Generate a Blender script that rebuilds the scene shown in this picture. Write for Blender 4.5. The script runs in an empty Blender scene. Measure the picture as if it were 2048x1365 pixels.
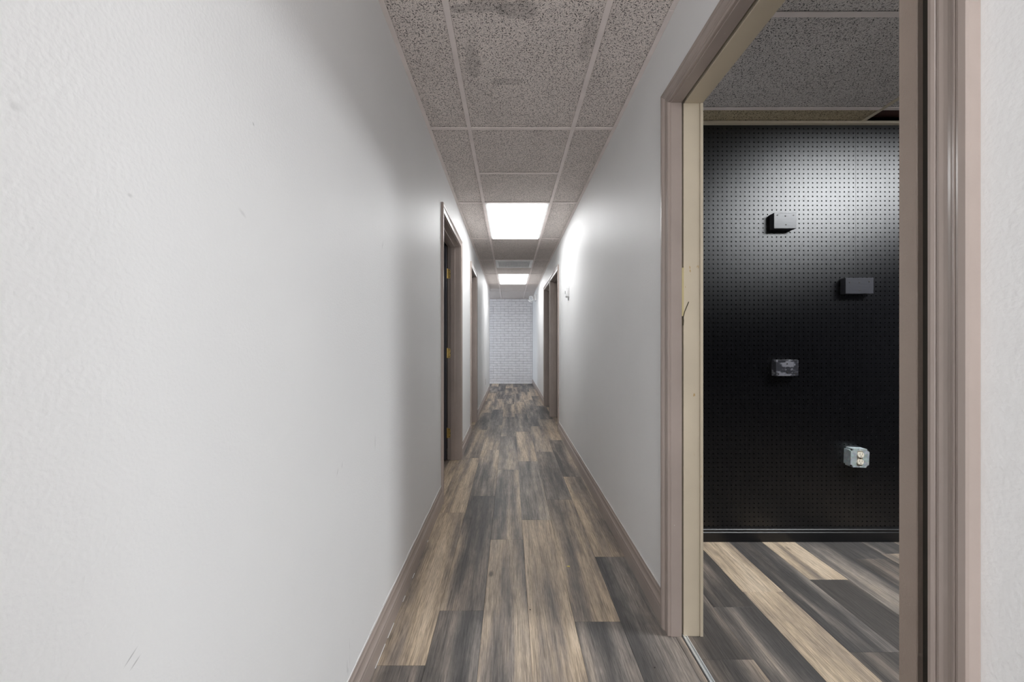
import bpy, bmesh, math, random
from mathutils import Vector, Matrix

random.seed(7)
SC = bpy.context.scene
COL = SC.collection

# ------------------------------------------------------------------ camera, world, exposure
CAM_H = 1.125
cam_data = bpy.data.cameras.new('camera')
cam_data.sensor_width = 36.0
cam_data.lens = 790.0 / 2048.0 * 36.0
cam_data.shift_x = 4.0 / 2048.0
cam_data.shift_y = 2.5 / 2048.0
cam_data.clip_start = 0.02
cam = bpy.data.objects.new('camera', cam_data)
COL.objects.link(cam)
cam.location = (0, 0, CAM_H)
cam.rotation_euler = (math.radians(90), 0, 0)
SC.camera = cam

world = bpy.data.worlds.new('world')
SC.world = world
world.use_nodes = True
world.node_tree.nodes['Background'].inputs[0].default_value = (0.6, 0.7, 0.85, 1)
world.node_tree.nodes['Background'].inputs[1].default_value = 0.25

SC.view_settings.view_transform = 'Standard'
SC.view_settings.look = 'None'
SC.view_settings.gamma = 1.0
SC.view_settings.use_curve_mapping = False
SC.view_settings.exposure = 0.28

L_CORR = 8.0        # radiance of the corridor troffers
L_ROOM = 38.0       # radiance of the troffer in the pegboard room
L_BACK = 5.0        # troffer of the corridor behind the camera
W_FRONT = 40.0      # unseen area light added behind the camera
W_DAY = 26.0        # daylight from the opening at the far left


def area_light(name, loc, rot, sx, sy, watts, col):
    d = bpy.data.lights.new(name, 'AREA')
    d.shape = 'RECTANGLE'
    d.size = sx
    d.size_y = sy
    d.energy = watts
    d.color = col
    o = bpy.data.objects.new(name, d)
    COL.objects.link(o)
    o.location = loc
    o.rotation_euler = rot
    return o


area_light('daylight', (-2.7, 10.0, 1.35), (0, math.radians(-90), 0), 1.4, 1.0, W_DAY, (0.80, 0.90, 1.0))
# area light added before the rear wall, lights ceiling, walls and floor from behind
area_light('front_fill', (0.07, -2.5, 1.2), (math.radians(90), 0, 0), 0.9, 2.0, W_FRONT, (0.985, 0.99, 1.0))

# ------------------------------------------------------------------ dimensions
XL, XR = -0.478, 0.6137          # corridor faces of the side walls
WT = 0.12                        # wall thickness
H = 2.365                        # underside of the ceiling grid
YB = -2.6                        # wall behind the camera
YE = 10.72                       # brick wall
YLE = 9.2                        # where the left wall ends
HEAD = 2.04
YP = 2.234                       # pegboard face
XPW = XR + WT                    # room side of the right wall
SLAB = 2.62

# ------------------------------------------------------------------ node helpers
class NT:
    def __init__(self, m):
        m.use_nodes = True
        self.t = m.node_tree
        self.t.nodes.clear()

    def n(self, kind, props=None, **inp):
        nd = self.t.nodes.new(kind)
        for k, v in (props or {}).items():
            setattr(nd, k, v)
        for k, v in inp.items():
            self.set(nd, k, v)
        return nd

    def set(self, nd, k, v):
        key = int(k[1:]) if (k[0] == 'i' and k[1:].isdigit()) else k.replace('_', ' ')
        sock = nd.inputs[key]
        if isinstance(v, bpy.types.NodeSocket):
            self.t.links.new(v, sock)
        else:
            sock.default_value = v

    def math(self, op, a, b=None, clamp=False):
        nd = self.n('ShaderNodeMath', {'operation': op, 'use_clamp': clamp}, i0=a)
        if b is not None:
            self.set(nd, 'i1', b)
        return nd.outputs[0]

    def vmath(self, op, a, b=None):
        nd = self.n('ShaderNodeVectorMath', {'operation': op}, i0=a)
        if b is not None:
            self.set(nd, 'i1', b)
        return nd.outputs['Value'] if op in ('LENGTH', 'DOT_PRODUCT', 'DISTANCE') else nd.outputs[0]

    def mix(self, f, a, b, mode='MIX'):
        nd = self.n('ShaderNodeMix', {'data_type': 'RGBA', 'blend_type': mode})
        self.set(nd, 'i0', f)
        self.set(nd, 'i6', a)
        self.set(nd, 'i7', b)
        return nd.outputs[2]

    def noise(self, vec, scale, detail=2.0, rough=0.5, dist=0.0):
        nd = self.n('ShaderNodeTexNoise', None, Vector=vec, Scale=scale, Detail=detail, Roughness=rough, Distortion=dist)
        return nd.outputs[0]

    def ramp(self, fac, stops):
        nd = self.n('ShaderNodeValToRGB', None, Fac=fac)
        cr = nd.color_ramp
        while len(cr.elements) > 1:
            cr.elements.remove(cr.elements[-1])
        cr.elements[0].position = stops[0][0]
        cr.elements[0].color = c4(stops[0][1])
        for p, c in stops[1:]:
            e = cr.elements.new(p)
            e.color = c4(c)
        return nd.outputs[0]

    def maprange(self, v, a, b, c=0.0, d=1.0, smooth=False):
        nd = self.n('ShaderNodeMapRange', {'clamp': True, 'interpolation_type': 'SMOOTHSTEP' if smooth else 'LINEAR'}, i0=v, i1=a, i2=b, i3=c, i4=d)
        return nd.outputs[0]

    def pos(self):
        return self.n('ShaderNodeNewGeometry').outputs['Position']

    def scale3(self, vec, s):
        return self.vmath('MULTIPLY', vec, s)

    def bump(self, h, strength, dist=0.002):
        return self.n('ShaderNodeBump', None, Strength=strength, Distance=dist, Height=h).outputs[0]

    def out(self, color, rough, normal=None, metallic=0.0, spec=0.5, coat=0.0):
        b = self.n('ShaderNodeBsdfPrincipled')
        self.set(b, 'Base_Color', color)
        self.set(b, 'Roughness', rough)
        self.set(b, 'Metallic', metallic)
        self.set(b, 'Specular_IOR_Level', spec)
        self.set(b, 'Coat_Weight', coat)
        if normal is not None:
            self.set(b, 'Normal', normal)
        o = self.n('ShaderNodeOutputMaterial')
        self.t.links.new(b.outputs[0], o.inputs[0])
        return b


def c4(c):
    return (c, c, c, 1) if isinstance(c, (int, float)) else tuple(c) + ((1,) if len(c) == 3 else ())


MATS = {}


def newmat(name):
    m = bpy.data.materials.new(name)
    MATS[name] = m
    return m, NT(m)


def simple(name, col, rough, metallic=0.0, bump=0.0, bscale=300.0, var=0.06, spec=0.5):
    m, t = newmat(name)
    p = t.pos()
    n1 = t.noise(p, 9.0, 3)
    c = t.mix(t.maprange(n1, 0.3, 0.7), c4([x * (1 - var) for x in col]), c4([min(1, x * (1 + var)) for x in col]))
    nrm = t.bump(t.noise(p, bscale, 2), bump) if bump else None
    t.out(c, rough, nrm, metallic, spec)
    return m


def emissive(name, col, strength):
    m = bpy.data.materials.new(name)
    t = NT(m)
    e = t.n('ShaderNodeEmission', None, Color=c4(col), Strength=strength)
    o = t.n('ShaderNodeOutputMaterial')
    t.t.links.new(e.outputs[0], o.inputs[0])
    MATS[name] = m
    return m


# painted drywall: roller orange peel, a few scuffs
def wall_paint(name, col, peel=0.35, rough=0.42, marks=()):
    m, t = newmat(name)
    p = t.pos()
    big = t.noise(p, 1.6, 4)
    c = t.mix(t.maprange(big, 0.35, 0.65), c4([x * 0.97 for x in col]), c4(col))
    # short scuff strokes
    warp = t.noise(p, 2.3, 3)
    st = t.noise(t.scale3(p, (60, 60, 11)), 1.0, 2)
    mask = t.math('MULTIPLY', t.maprange(warp, 0.66, 0.72), t.maprange(st, 0.66, 0.72))
    c = t.mix(t.math('MULTIPLY', mask, 0.25), c, (0.3, 0.3, 0.3, 1))
    for (my, mz, ra, rb, ang, k) in marks:
        d = t.vmath('SUBTRACT', p, (0, my, mz))
        d = t.vmath('MULTIPLY', d, (0, 1, 1))
        rot = t.n('ShaderNodeVectorRotate', {'rotation_type': 'X_AXIS'}, Vector=d, Angle=-math.radians(ang)).outputs[0]
        e = t.vmath('LENGTH', t.vmath('MULTIPLY', rot, (0, 1 / ra, 1 / rb)))
        c = t.mix(t.math('MULTIPLY', t.maprange(e, 0.3, 1.1, 1, 0), k), c, (0.16, 0.16, 0.16, 1))
    h1 = t.noise(p, 170.0, 2, 0.45)
    h2 = t.noise(p, 28.0, 3)
    h = t.math('ADD', h1, t.math('MULTIPLY', h2, 0.2))
    t.out(c, rough, t.bump(h, peel, 0.0022), 0, 0.4)
    return m


wall_paint('wall_white', (0.82, 0.82, 0.82), 0.25, 0.50)
wall_paint('wall_white_left', (0.82, 0.82, 0.82), 0.25, 0.50, [
    (0.498, 0.728, 0.012, 0.0012, 35, 0.5), (0.504, 0.716, 0.009, 0.0012, 32, 0.5), (0.736, 1.532, 0.004, 0.0018, -50, 0.5),
    (0.706, 1.356, 0.012, 0.004, -30, 0.16), (0.381, 1.353, 0.005, 0.006, 80, 0.16), (1.482, 1.49, 0.022, 0.0025, 70, 0.35),
    (1.40, 0.77, 0.030, 0.003, 88, 0.30), (1.095, 0.765, 0.012, 0.0025, 60, 0.28), (1.125, 0.775, 0.010, 0.0025, 70, 0.28),
    (0.497, 1.31, 0.004, 0.003, 0, 0.22), (2.62, 0.90, 0.03, 0.004, 88, 0.2)])
wall_paint('wall_room', (0.62, 0.62, 0.63), 0.2, 0.5)
simple('black_paint', (0.004, 0.004, 0.005), 0.42, bump=0.12, bscale=420)
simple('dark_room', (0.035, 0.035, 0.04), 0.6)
simple('plenum', (0.05, 0.045, 0.045), 0.9)
simple('void', (0.006, 0.005, 0.004), 0.9)
simple('slab_shade_brown', (0.030, 0.026, 0.019), 0.7)  # sliding door face, with the slot's shade in the colour


def chipped(name, col, rough, chip, chip_lo, bump=0.05, bscale=350, scale=(55, 55, 30)):
    m, t = newmat(name)
    p = t.pos()
    n1 = t.noise(p, 5.0, 4)
    c = t.mix(t.maprange(n1, 0.3, 0.7), c4([x * 0.93 for x in col]), c4([x * 1.05 for x in col]))
    ch = t.noise(t.scale3(p, scale), 1.0, 3, 0.55)
    c = t.mix(t.maprange(ch, chip_lo, chip_lo + 0.02), c, c4(chip))
    t.out(c, rough, t.bump(t.noise(p, bscale, 2), bump), 0, 0.5)
    return m


chipped('trim_brown', (0.370, 0.308, 0.278), 0.26, (0.62, 0.58, 0.55), 0.765)
chipped('trim_brown_rolled', (0.400, 0.325, 0.275), 0.33, (0.7, 0.66, 0.6), 0.765, bump=0.35, bscale=260)
chipped('jamb_cream', (0.60, 0.52, 0.40), 0.42, (0.44, 0.30, 0.13), 0.74, bump=0.12, bscale=300, scale=(60, 60, 16))
chipped('door_dark', (0.045, 0.046, 0.058), 0.45, (0.2, 0.2, 0.2), 0.8)
simple('caulk', (0.75, 0.74, 0.73), 0.5)
simple('paint_chip', (0.72, 0.66, 0.55), 0.6)
simple('brass', (0.80, 0.58, 0.22), 0.3, metallic=1.0, var=0.15)
simple('screw_dark', (0.03, 0.025, 0.02), 0.5)
simple('steel', (0.62, 0.63, 0.64), 0.33, metallic=0.9, var=0.12)
simple('track_metal', (0.66, 0.68, 0.69), 0.38, metallic=0.55, var=0.1)
simple('white_plastic', (0.82, 0.82, 0.82), 0.35)
simple('ivory_plastic', (0.86, 0.79, 0.66), 0.35)
simple('white_metal', (0.78, 0.78, 0.77), 0.4)
simple('vent_white', (0.93, 0.93, 0.92), 0.4)
simple('lcd', (0.10, 0.11, 0.10), 0.2)
simple('lens', (0.55, 0.56, 0.58), 0.1)
simple('gasket_tan', (0.50, 0.42, 0.22), 0.6)
simple('gasket_dark', (0.05, 0.042, 0.02), 0.6)
simple('strap_brown', (0.30, 0.27, 0.22), 0.5)
simple('flake', (0.6, 0.5, 0.16), 0.6)
simple('red_panel', (0.045, 0.014, 0.010), 0.7)
emissive('diffuser_corridor', (0.985, 0.995, 1.0), L_CORR)
emissive('diffuser_room', (0.945, 0.975, 1.0), L_ROOM)
emissive('diffuser_back', (1.0, 1.0, 1.0), L_BACK)


# galvanised box
def galvanised():
    m, t = newmat('galvanised')
    p = t.pos()
    v = t.n('ShaderNodeTexVoronoi', None, Vector=p, Scale=90.0).outputs['Color']
    n1 = t.noise(p, 60, 3)
    c = t.mix(t.maprange(n1, 0.35, 0.65), (0.46, 0.53, 0.55, 1), (0.66, 0.73, 0.75, 1))
    c = t.mix(0.12, c, v, 'MULTIPLY')
    t.out(c, 0.42, t.bump(n1, 0.1), 0.45)


galvanised()


# pegboard: glossy black paint with a fine roller texture
def pegpaint():
    m, t = newmat('pegboard_black')
    p = t.pos()
    c = t.mix(t.maprange(t.noise(p, 30, 3), 0.3, 0.75), (0.0022, 0.0022, 0.0027, 1), (0.0040, 0.0040, 0.0048, 1))
    dust = t.noise(p, 300, 2)
    c = t.mix(t.maprange(dust, 0.80, 0.83, 0, 0.6), c, (0.4, 0.4, 0.42, 1))
    h = t.math('ADD', t.noise(p, 420, 2), t.math('MULTIPLY', t.noise(p, 90, 2), 0.7))
    nrm = t.bump(h, 0.20, 0.0012)
    d = t.n('ShaderNodeBsdfDiffuse', None, Color=c, Normal=nrm)
    g = t.n('ShaderNodeBsdfAnisotropic', {'distribution': 'BECKMANN'}, Color=(1, 1, 1, 1), Roughness=0.40, Normal=nrm)
    mx = t.n('ShaderNodeMixShader', None, i0=t.n('ShaderNodeFresnel', None, IOR=1.58, Normal=nrm).outputs[0], i1=d.outputs[0], i2=g.outputs[0])
    o = t.n('ShaderNodeOutputMaterial')
    t.t.links.new(mx.outputs[0], o.inputs[0])


pegpaint()


def block_mat(name, worn):
    m, t = newmat(name)
    p = t.pos()
    grain = t.noise(t.scale3(p, (10, 40, 260)), 1.0, 3)
    c = t.mix(t.maprange(grain, 0.3, 0.7), (0.016, 0.016, 0.02, 1), (0.026, 0.026, 0.032, 1))
    if worn:
        w = t.noise(t.scale3(p, (19, 19, 24)), 1.0, 3, 0.6)
        w = t.math('ADD', w, t.math('MULTIPLY', t.math('SUBTRACT', grain, 0.5), 0.25))
        c = t.mix(t.maprange(w, 0.52, 0.58, 0, 0.8), c, (0.17, 0.17, 0.19, 1))
    t.out(c, 0.36, t.bump(grain, 0.25, 0.001), 0, 0.6)


block_mat('block_black', False)
block_mat('block_worn', True)


# mineral-fibre ceiling tile with fissures and pin holes
def tile_mat(name, base, stains=(), smooth=False):
    m, t = newmat(name)
    p = t.pos()
    px = t.vmath('MULTIPLY', p, (1, 1, 0))
    col = t.mix(t.maprange(t.noise(px, 4, 4), 0.3, 0.7), c4([x * 0.94 for x in base]), c4([x * 1.04 for x in base]))
    for (sx, sy, rx, ry, k) in stains:
        d = t.vmath('SUBTRACT', px, (sx, sy, 0))
        wob = t.math('MULTIPLY', t.math('SUBTRACT', t.noise(px, 16, 3), 0.5), 1.1)
        dd = t.vmath('LENGTH', t.vmath('MULTIPLY', d, (1 / rx, 1 / ry, 0)))
        ms = t.maprange(t.math('ADD', dd, wob), 1.0, 0.82, 0, 1)
        col = t.mix(t.math('MULTIPLY', ms, k), col, c4([x * 0.5 for x in base]))

    def strokes(scale, a, b, dens):
        v = t.n('ShaderNodeTexVoronoi', {'feature': 'F1'}, Vector=px, Scale=scale, Randomness=1.0)
        cs = t.n('ShaderNodeSeparateColor', None, Color=v.outputs['Color'])
        d = t.vmath('SUBTRACT', px, v.outputs['Position'])
        d = t.vmath('MULTIPLY', d, (1, 1, 0))
        rot = t.n('ShaderNodeVectorRotate', {'rotation_type': 'Z_AXIS'}, Vector=d, Angle=t.math('MULTIPLY', cs.outputs[0], 6.28))
        e = t.vmath('LENGTH', t.vmath('MULTIPLY', rot.outputs[0], (1 / a, 1 / b, 0)))
        size = t.maprange(cs.outputs[1], 0, 1, 0.55, 1.25)
        gate = t.maprange(cs.outputs[2], dens, dens + 0.02, 1, 0)
        return t.math('MULTIPLY', t.maprange(t.math('DIVIDE', e, size), 0.8, 1.15, 1, 0), gate)

    s1 = strokes(74, 0.0056, 0.0016, 0.72)
    s2 = strokes(170, 0.0017, 0.0011, 0.80)
    s3 = strokes(120, 0.0034, 0.0010, 0.55)
    s = t.math('MAXIMUM', s1, t.math('MAXIMUM', t.math('MULTIPLY', s2, 0.75), t.math('MULTIPLY', s3, 0.8)))
    if smooth:
        s = t.math('MULTIPLY', s, 0.25)
    col = t.mix(t.math('MULTIPLY', s, 0.92), col, c4([x * 0.07 for x in base]))
    h = t.math('SUBTRACT', t.math('MULTIPLY', t.noise(px, 260, 3), 0.5), s)
    t.out(col, 0.9, t.bump(h, 0.35, 0.002), 0, 0.15)


TILE = (0.81, 0.735, 0.695)
tile_mat('ceiling_tile', TILE)
tile_mat('ceiling_tile_stained', TILE, [
    (-0.085, 1.455, 0.085, 0.040, 0.50), (0.035, 1.480, 0.085, 0.045, 0.50), (-0.180, 1.475, 0.040, 0.022, 0.5),
    (-0.165, 1.76, 0.038, 0.125, 0.42), (-0.015, 1.885, 0.085, 0.026, 0.34),
    (0.318, 1.62, 0.030, 0.14, 0.30)])
tile_mat('ceiling_tile_yellowed', (0.50, 0.42, 0.29))
tile_mat('ceiling_tile_room', (0.66, 0.62, 0.60))
simple('tee_metal', (0.80, 0.72, 0.69), 0.5)
simple('tee_cream', (0.55, 0.48, 0.37), 0.5)


# painted brick
def brick_mat():
    m, t = newmat('brick_paint')
    p = t.pos()
    c = t.mix(t.maprange(t.noise(p, 12, 4), 0.3, 0.7), (0.78, 0.76, 0.775, 1), (0.86, 0.845, 0.86, 1))
    t.out(c, 0.5, t.bump(t.noise(p, 90, 4), 0.5, 0.004))
    m, t = newmat('mortar_paint')
    p = t.pos()
    c = t.mix(t.maprange(t.noise(p, 12, 4), 0.3, 0.7), (0.60, 0.58, 0.60, 1), (0.74, 0.72, 0.74, 1))
    t.out(c, 0.6, t.bump(t.noise(p, 90, 4), 0.5, 0.004))


brick_mat()


# weathered vinyl plank: tone in object colour (r = tone, g = seed, b = warmth)
def plank_mat():
    m, t = newmat('vinyl_plank')
    p = t.pos()
    oi = t.n('ShaderNodeObjectInfo')
    sc = t.n('ShaderNodeSeparateColor', None, Color=oi.outputs['Color'])
    tone, seed, warm = sc.outputs[0], sc.outputs[1], sc.outputs[2]
    off = t.n('ShaderNodeCombineXYZ', None, X=t.math('MULTIPLY', seed, 37.0), Y=t.math('MULTIPLY', seed, 91.0), Z=t.math('MULTIPLY', seed, 53.0)).outputs[0]
    q = t.vmath('ADD', p, off)
    broad = t.noise(t.scale3(q, (10.0, 0.75, 1)), 1.0, 2, 0.5)
    mid = t.noise(t.scale3(q, (26.0, 2.2, 1)), 1.0, 4, 0.55, 0.25)
    blot = t.noise(t.scale3(q, (16.0, 7.0, 1)), 1.0, 4, 0.6, 0.5)
    grain = t.noise(t.scale3(q, (230.0, 6.5, 1)), 1.0, 4, 0.70, 0.6)
    fine = t.noise(t.scale3(q, (620.0, 22.0, 1)), 1.0, 2, 0.6)
    v = t.math('ADD', t.maprange(tone, 0, 1, 0.0, 0.90), t.math('MULTIPLY', t.math('SUBTRACT', broad, 0.5), 2.1))
    v = t.math('ADD', v, t.math('MULTIPLY', t.math('SUBTRACT', mid, 0.5), 0.75))
    v = t.math('ADD', v, t.math('MULTIPLY', t.math('SUBTRACT', blot, 0.5), 0.45))
    col = t.ramp(v, [(0.0, (0.076, 0.067, 0.061)), (0.22, (0.135, 0.114, 0.099)), (0.45, (0.245, 0.200, 0.165)),
                     (0.62, (0.365, 0.287, 0.215)), (0.82, (0.500, 0.390, 0.278)), (1.0, (0.58, 0.465, 0.345))])
    cool = t.ramp(v, [(0.0, (0.070, 0.068, 0.069)), (0.25, (0.148, 0.138, 0.131)), (0.5, (0.275, 0.250, 0.228)),
                      (0.75, (0.43, 0.385, 0.338)), (1.0, (0.58, 0.51, 0.44))])
    wm = t.math('ADD', t.math('ADD', warm, 0.18), t.math('MULTIPLY', t.math('SUBTRACT', t.noise(t.scale3(q, (7, 1.3, 1)), 1.0, 2), 0.5), 1.2), True)
    col = t.mix(wm, cool, col)
    g = t.maprange(grain, 0.36, 0.58, 0.50, 1.12)
    g2 = t.maprange(fine, 0.34, 0.66, 0.76, 1.20)
    gm = t.math('MULTIPLY', g, g2)
    gc = t.n('ShaderNodeCombineColor', None, Red=gm, Green=gm, Blue=gm).outputs[0]
    col = t.mix(0.85, col, gc, 'MULTIPLY')
    # knots
    kn = t.n('ShaderNodeTexVoronoi', {'feature': 'F1'}, Vector=t.scale3(q, (5.5, 2.1, 0)), Scale=1.0)
    kd = t.math('ADD', kn.outputs['Distance'], t.math('MULTIPLY', t.math('SUBTRACT', blot, 0.5), 0.10))
    km = t.maprange(kd, 0.030, 0.075, 0.75, 0.0)
    col = t.mix(km, col, (0.035, 0.026, 0.02, 1))
    rgh = t.maprange(grain, 0.3, 0.7, 0.50, 0.36)
    hh = t.math('ADD', t.math('MULTIPLY', grain, 0.7), t.math('MULTIPLY', fine, 0.4))
    t.out(col, rgh, t.bump(hh, 0.22, 0.0012), 0, 0.45)


plank_mat()
simple('subfloor', (0.035, 0.031, 0.028), 0.8)
simple('worn_floor', (0.17, 0.15, 0.135), 0.55, bump=0.2, var=0.2)

# ------------------------------------------------------------------ mesh helpers
def link(name, me, mat, parent=None, **props):
    if mat is not None:
        me.materials.clear()
        me.materials.append(MATS[mat] if isinstance(mat, str) else mat)
    o = bpy.data.objects.new(name, me)
    COL.objects.link(o)
    if parent is not None:
        o.parent = parent
    for k, v in props.items():
        o[k] = v
    return o


def tag(o, label, cat, group=None, kind=None):
    o['label'] = label
    o['category'] = cat
    if group:
        o['group'] = group
    if kind:
        o['kind'] = kind
    return o


def empty(name, loc, label, cat, group=None, kind=None, rot=(0, 0, 0)):
    o = bpy.data.objects.new(name, None)
    o.empty_display_size = 0.05
    COL.objects.link(o)
    o.location = loc
    o.rotation_euler = rot
    return tag(o, label, cat, group, kind)


def bm_box(bm, x0, x1, y0, y1, z0, z1, bev=0.0, seg=1):
    r = bmesh.ops.create_cube(bm, size=1.0)
    vs = r['verts']
    cx, cy, cz = (x0 + x1) / 2, (y0 + y1) / 2, (z0 + z1) / 2
    for v in vs:
        v.co = Vector((cx + v.co.x * (x1 - x0), cy + v.co.y * (y1 - y0), cz + v.co.z * (z1 - z0)))
    if bev > 0:
        es = list({e for v in vs for e in v.link_edges})
        bmesh.ops.bevel(bm, geom=es, offset=bev, segments=seg, affect='EDGES', profile=0.5)


def bm_cyl(bm, c, axis, r, depth, seg=16, r2=None):
    m = Vector(axis).to_track_quat('Z', 'Y').to_matrix().to_4x4()
    m.translation = Vector(c)
    bmesh.ops.create_cone(bm, cap_ends=True, segments=seg, radius1=r, radius2=r if r2 is None else r2, depth=depth, matrix=m)


def bm_mesh(bm, name, smooth=False):
    bmesh.ops.recalc_face_normals(bm, faces=bm.faces[:])
    me = bpy.data.meshes.new(name)
    bm.to_mesh(me)
    bm.free()
    if smooth:
        for p in me.polygons:
            p.use_smooth = True
    return me


def boxes(name, lst, mat, parent=None, bev=0.0, seg=1, **props):
    bm = bmesh.new()
    for b in lst:
        bm_box(bm, *b, bev=bev, seg=seg)
    return link(name, bm_mesh(bm, name), mat, parent, **props)


def box(name, b, mat, parent=None, bev=0.0, seg=1, **props):
    return boxes(name, [b], mat, parent, bev, seg, **props)


def cyl(name, c, axis, r, depth, mat, parent=None, seg=16, r2=None):
    bm = bmesh.new()
    bm_cyl(bm, c, axis, r, depth, seg, r2)
    return link(name, bm_mesh(bm, name), mat, parent)


def prism(name, rings, mat, parent=None):
    """loft closed between two rings of equal length, capped"""
    a, b = rings
    n = len(a)
    vs = [tuple(v) for v in a] + [tuple(v) for v in b]
    fs = [(i, (i + 1) % n, n + (i + 1) % n, n + i) for i in range(n)]
    fs += [tuple(range(n - 1, -1, -1)), tuple(range(n, 2 * n))]
    bm = bmesh.new()
    bv = [bm.verts.new(v) for v in vs]
    for f in fs:
        bm.faces.new([bv[i] for i in f])
    return link(name, bm_mesh(bm, name), mat, parent)


# ------------------------------------------------------------------ walls (setting)
def wall_with_openings(name, x0, x1, y0, y1, ops, mat, label, ztop=SLAB):
    o = []
    y = y0
    for (a, b, zt) in ops:
        o.append((x0, x1, y, a, 0, ztop))
        o.append((x0, x1, a, b, zt, ztop))
        y = b
    o.append((x0, x1, y, y1, 0, ztop))
    w = boxes(name, o, mat)
    return tag(w, label, 'wall', kind='structure')


JT = 0.018
D1 = (2.80, 3.775)
D2 = (4.80, 5.56)
D3 = (5.01, 5.95)
D4 = (6.08, 7.00)
D5 = (0.568, 1.506)


def rough(d):
    return (d[0] - JT, d[1] + JT, HEAD + JT)


wall_left = wall_with_openings('wall_left', XL - WT, XL, YB, YLE, [rough(D1), rough(D2)], 'wall_white_left',
                               'smooth white painted left corridor wall with roller texture')
wall_right = wall_with_openings('wall_right', XR, XR + WT, YB, YE, [(D5[0] - 0.01, D5[1] + 0.03, HEAD + 0.03), rough(D3), rough(D4)],
                                'wall_white', 'white painted right corridor wall carrying the thermostat')
# pocket that holds the sliding door: hollow the wall behind the near casing is left solid; slab shows in front of it
w = boxes('wall_rear', [(XL - WT, XR + WT, YB - 0.1, YB, 0, SLAB)], 'wall_white')
tag(w, 'white corridor wall behind the camera', 'wall', kind='structure')
w = boxes('wall_return', [(-3.0, XL - WT, YLE - WT, YLE, 0, SLAB)], 'wall_white')
tag(w, 'white wall of the side area past the end of the left wall', 'wall', kind='structure')
w = boxes('wall_side', [(-3.1, -3.0, YB - 0.1, YE + 0.1, 0, SLAB)], 'wall_room')
tag(w, 'plain wall closing the rooms on the far left', 'wall', kind='structure')
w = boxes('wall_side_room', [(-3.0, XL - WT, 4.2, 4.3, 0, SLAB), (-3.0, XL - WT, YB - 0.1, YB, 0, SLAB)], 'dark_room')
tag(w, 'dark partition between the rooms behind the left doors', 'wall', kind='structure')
# pegboard room
w = boxes('wall_room_back', [(XPW, 4.0, YP + 0.02, YP + 0.12, 0, SLAB)], 'black_paint')
tag(w, 'black wall behind the pegboard in the side room', 'wall', kind='structure')
wall_peg = w
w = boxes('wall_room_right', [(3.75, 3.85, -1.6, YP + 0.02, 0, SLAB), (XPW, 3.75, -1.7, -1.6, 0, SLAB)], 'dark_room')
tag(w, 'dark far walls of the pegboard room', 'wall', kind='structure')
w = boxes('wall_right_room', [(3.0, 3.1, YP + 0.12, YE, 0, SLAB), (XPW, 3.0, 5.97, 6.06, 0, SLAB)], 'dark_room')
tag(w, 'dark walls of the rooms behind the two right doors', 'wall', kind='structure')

# brick wall at the end: mortar backing + bricks
wb = boxes('wall_back', [(-3.0, XR + WT, YE + 0.012, YE + 0.12, 0, SLAB)], 'mortar_paint')
tag(wb, 'white painted brick wall closing the far end of the corridor', 'wall', kind='structure')


def brick_mesh(wd):
    bm = bmesh.new()
    bm_box(bm, -wd / 2, wd / 2, -0.004, 0.012, -0.0300, 0.0300, bev=0.004)
    return bm_mesh(bm, 'brick')


BW, BH = 0.203, 0.0677
full = brick_mesh(0.197)
half = brick_mesh(0.0955)
for r in range(35):
    z = 0.034 + r * BH
    x = -0.86 + (BW / 2 if r % 2 else 0)
    head = (r % 6 == 5)
    k = 0
    while x < XR - 0.02:
        wd = BW / 2 if head else BW
        xc = x + wd / 2
        if xc + wd / 2 > XR:
            wd = XR - x - 0.002
            if wd < 0.05:
                break
            xc = x + wd / 2
            me = brick_mesh(wd - 0.006)
        else:
            me = half if head else full
        b = link('brick', me, 'brick_paint', wb)
        b.location = (xc, YE + random.uniform(-0.003, 0.003), z + random.uniform(-0.002, 0.002))
        b.rotation_euler = (random.uniform(-0.01, 0.01), random.uniform(-0.008, 0.008), random.uniform(-0.012, 0.012))
        x += wd
# crumbly grout line where the bricks meet the floor
bm = bmesh.new()
for i in range(26):
    x = XL - 0.3 + i * 0.055 + random.uniform(-0.01, 0.01)
    s = random.uniform(0.006, 0.014)
    if x < XR - 0.02:
        bm_box(bm, x, x + 0.05, YE - 0.012, YE + 0.012, 0.0, s)
o = link('grout_line', bm_mesh(bm, 'grout_line'), 'caulk', wb)

# ------------------------------------------------------------------ floor
fl = boxes('floor', [(-3.1, 4.0, YB - 0.1, YE + 0.12, -0.10, -0.006)], 'subfloor')
tag(fl, 'grey brown wood look plank floor of the corridor and rooms', 'floor', kind='structure')

PW = 0.185
plank_cache = {}


def plank(x0, x1, y0, y1, tone, warm):
    wd, ln = round(x1 - x0, 4), round(y1 - y0, 4)
    key = (wd, ln)
    if key not in plank_cache:
        bm = bmesh.new()
        g = 0.0003
        bm_box(bm, -wd / 2 + g, wd / 2 - g, -ln / 2 + g, ln / 2 - g, -0.006, 0.0)
        top = [e for e in bm.edges if all(v.co.z > -0.001 for v in e.verts)]
        bmesh.ops.bevel(bm, geom=top, offset=0.0006, segments=1, affect='EDGES')
        plank_cache[key] = bm_mesh(bm, 'plank')
    o = link('plank', plank_cache[key], 'vinyl_plank', fl)
    o.location = ((x0 + x1) / 2, (y0 + y1) / 2, 0)
    o.color = (tone, random.random(), warm, 1)
    return o


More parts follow.
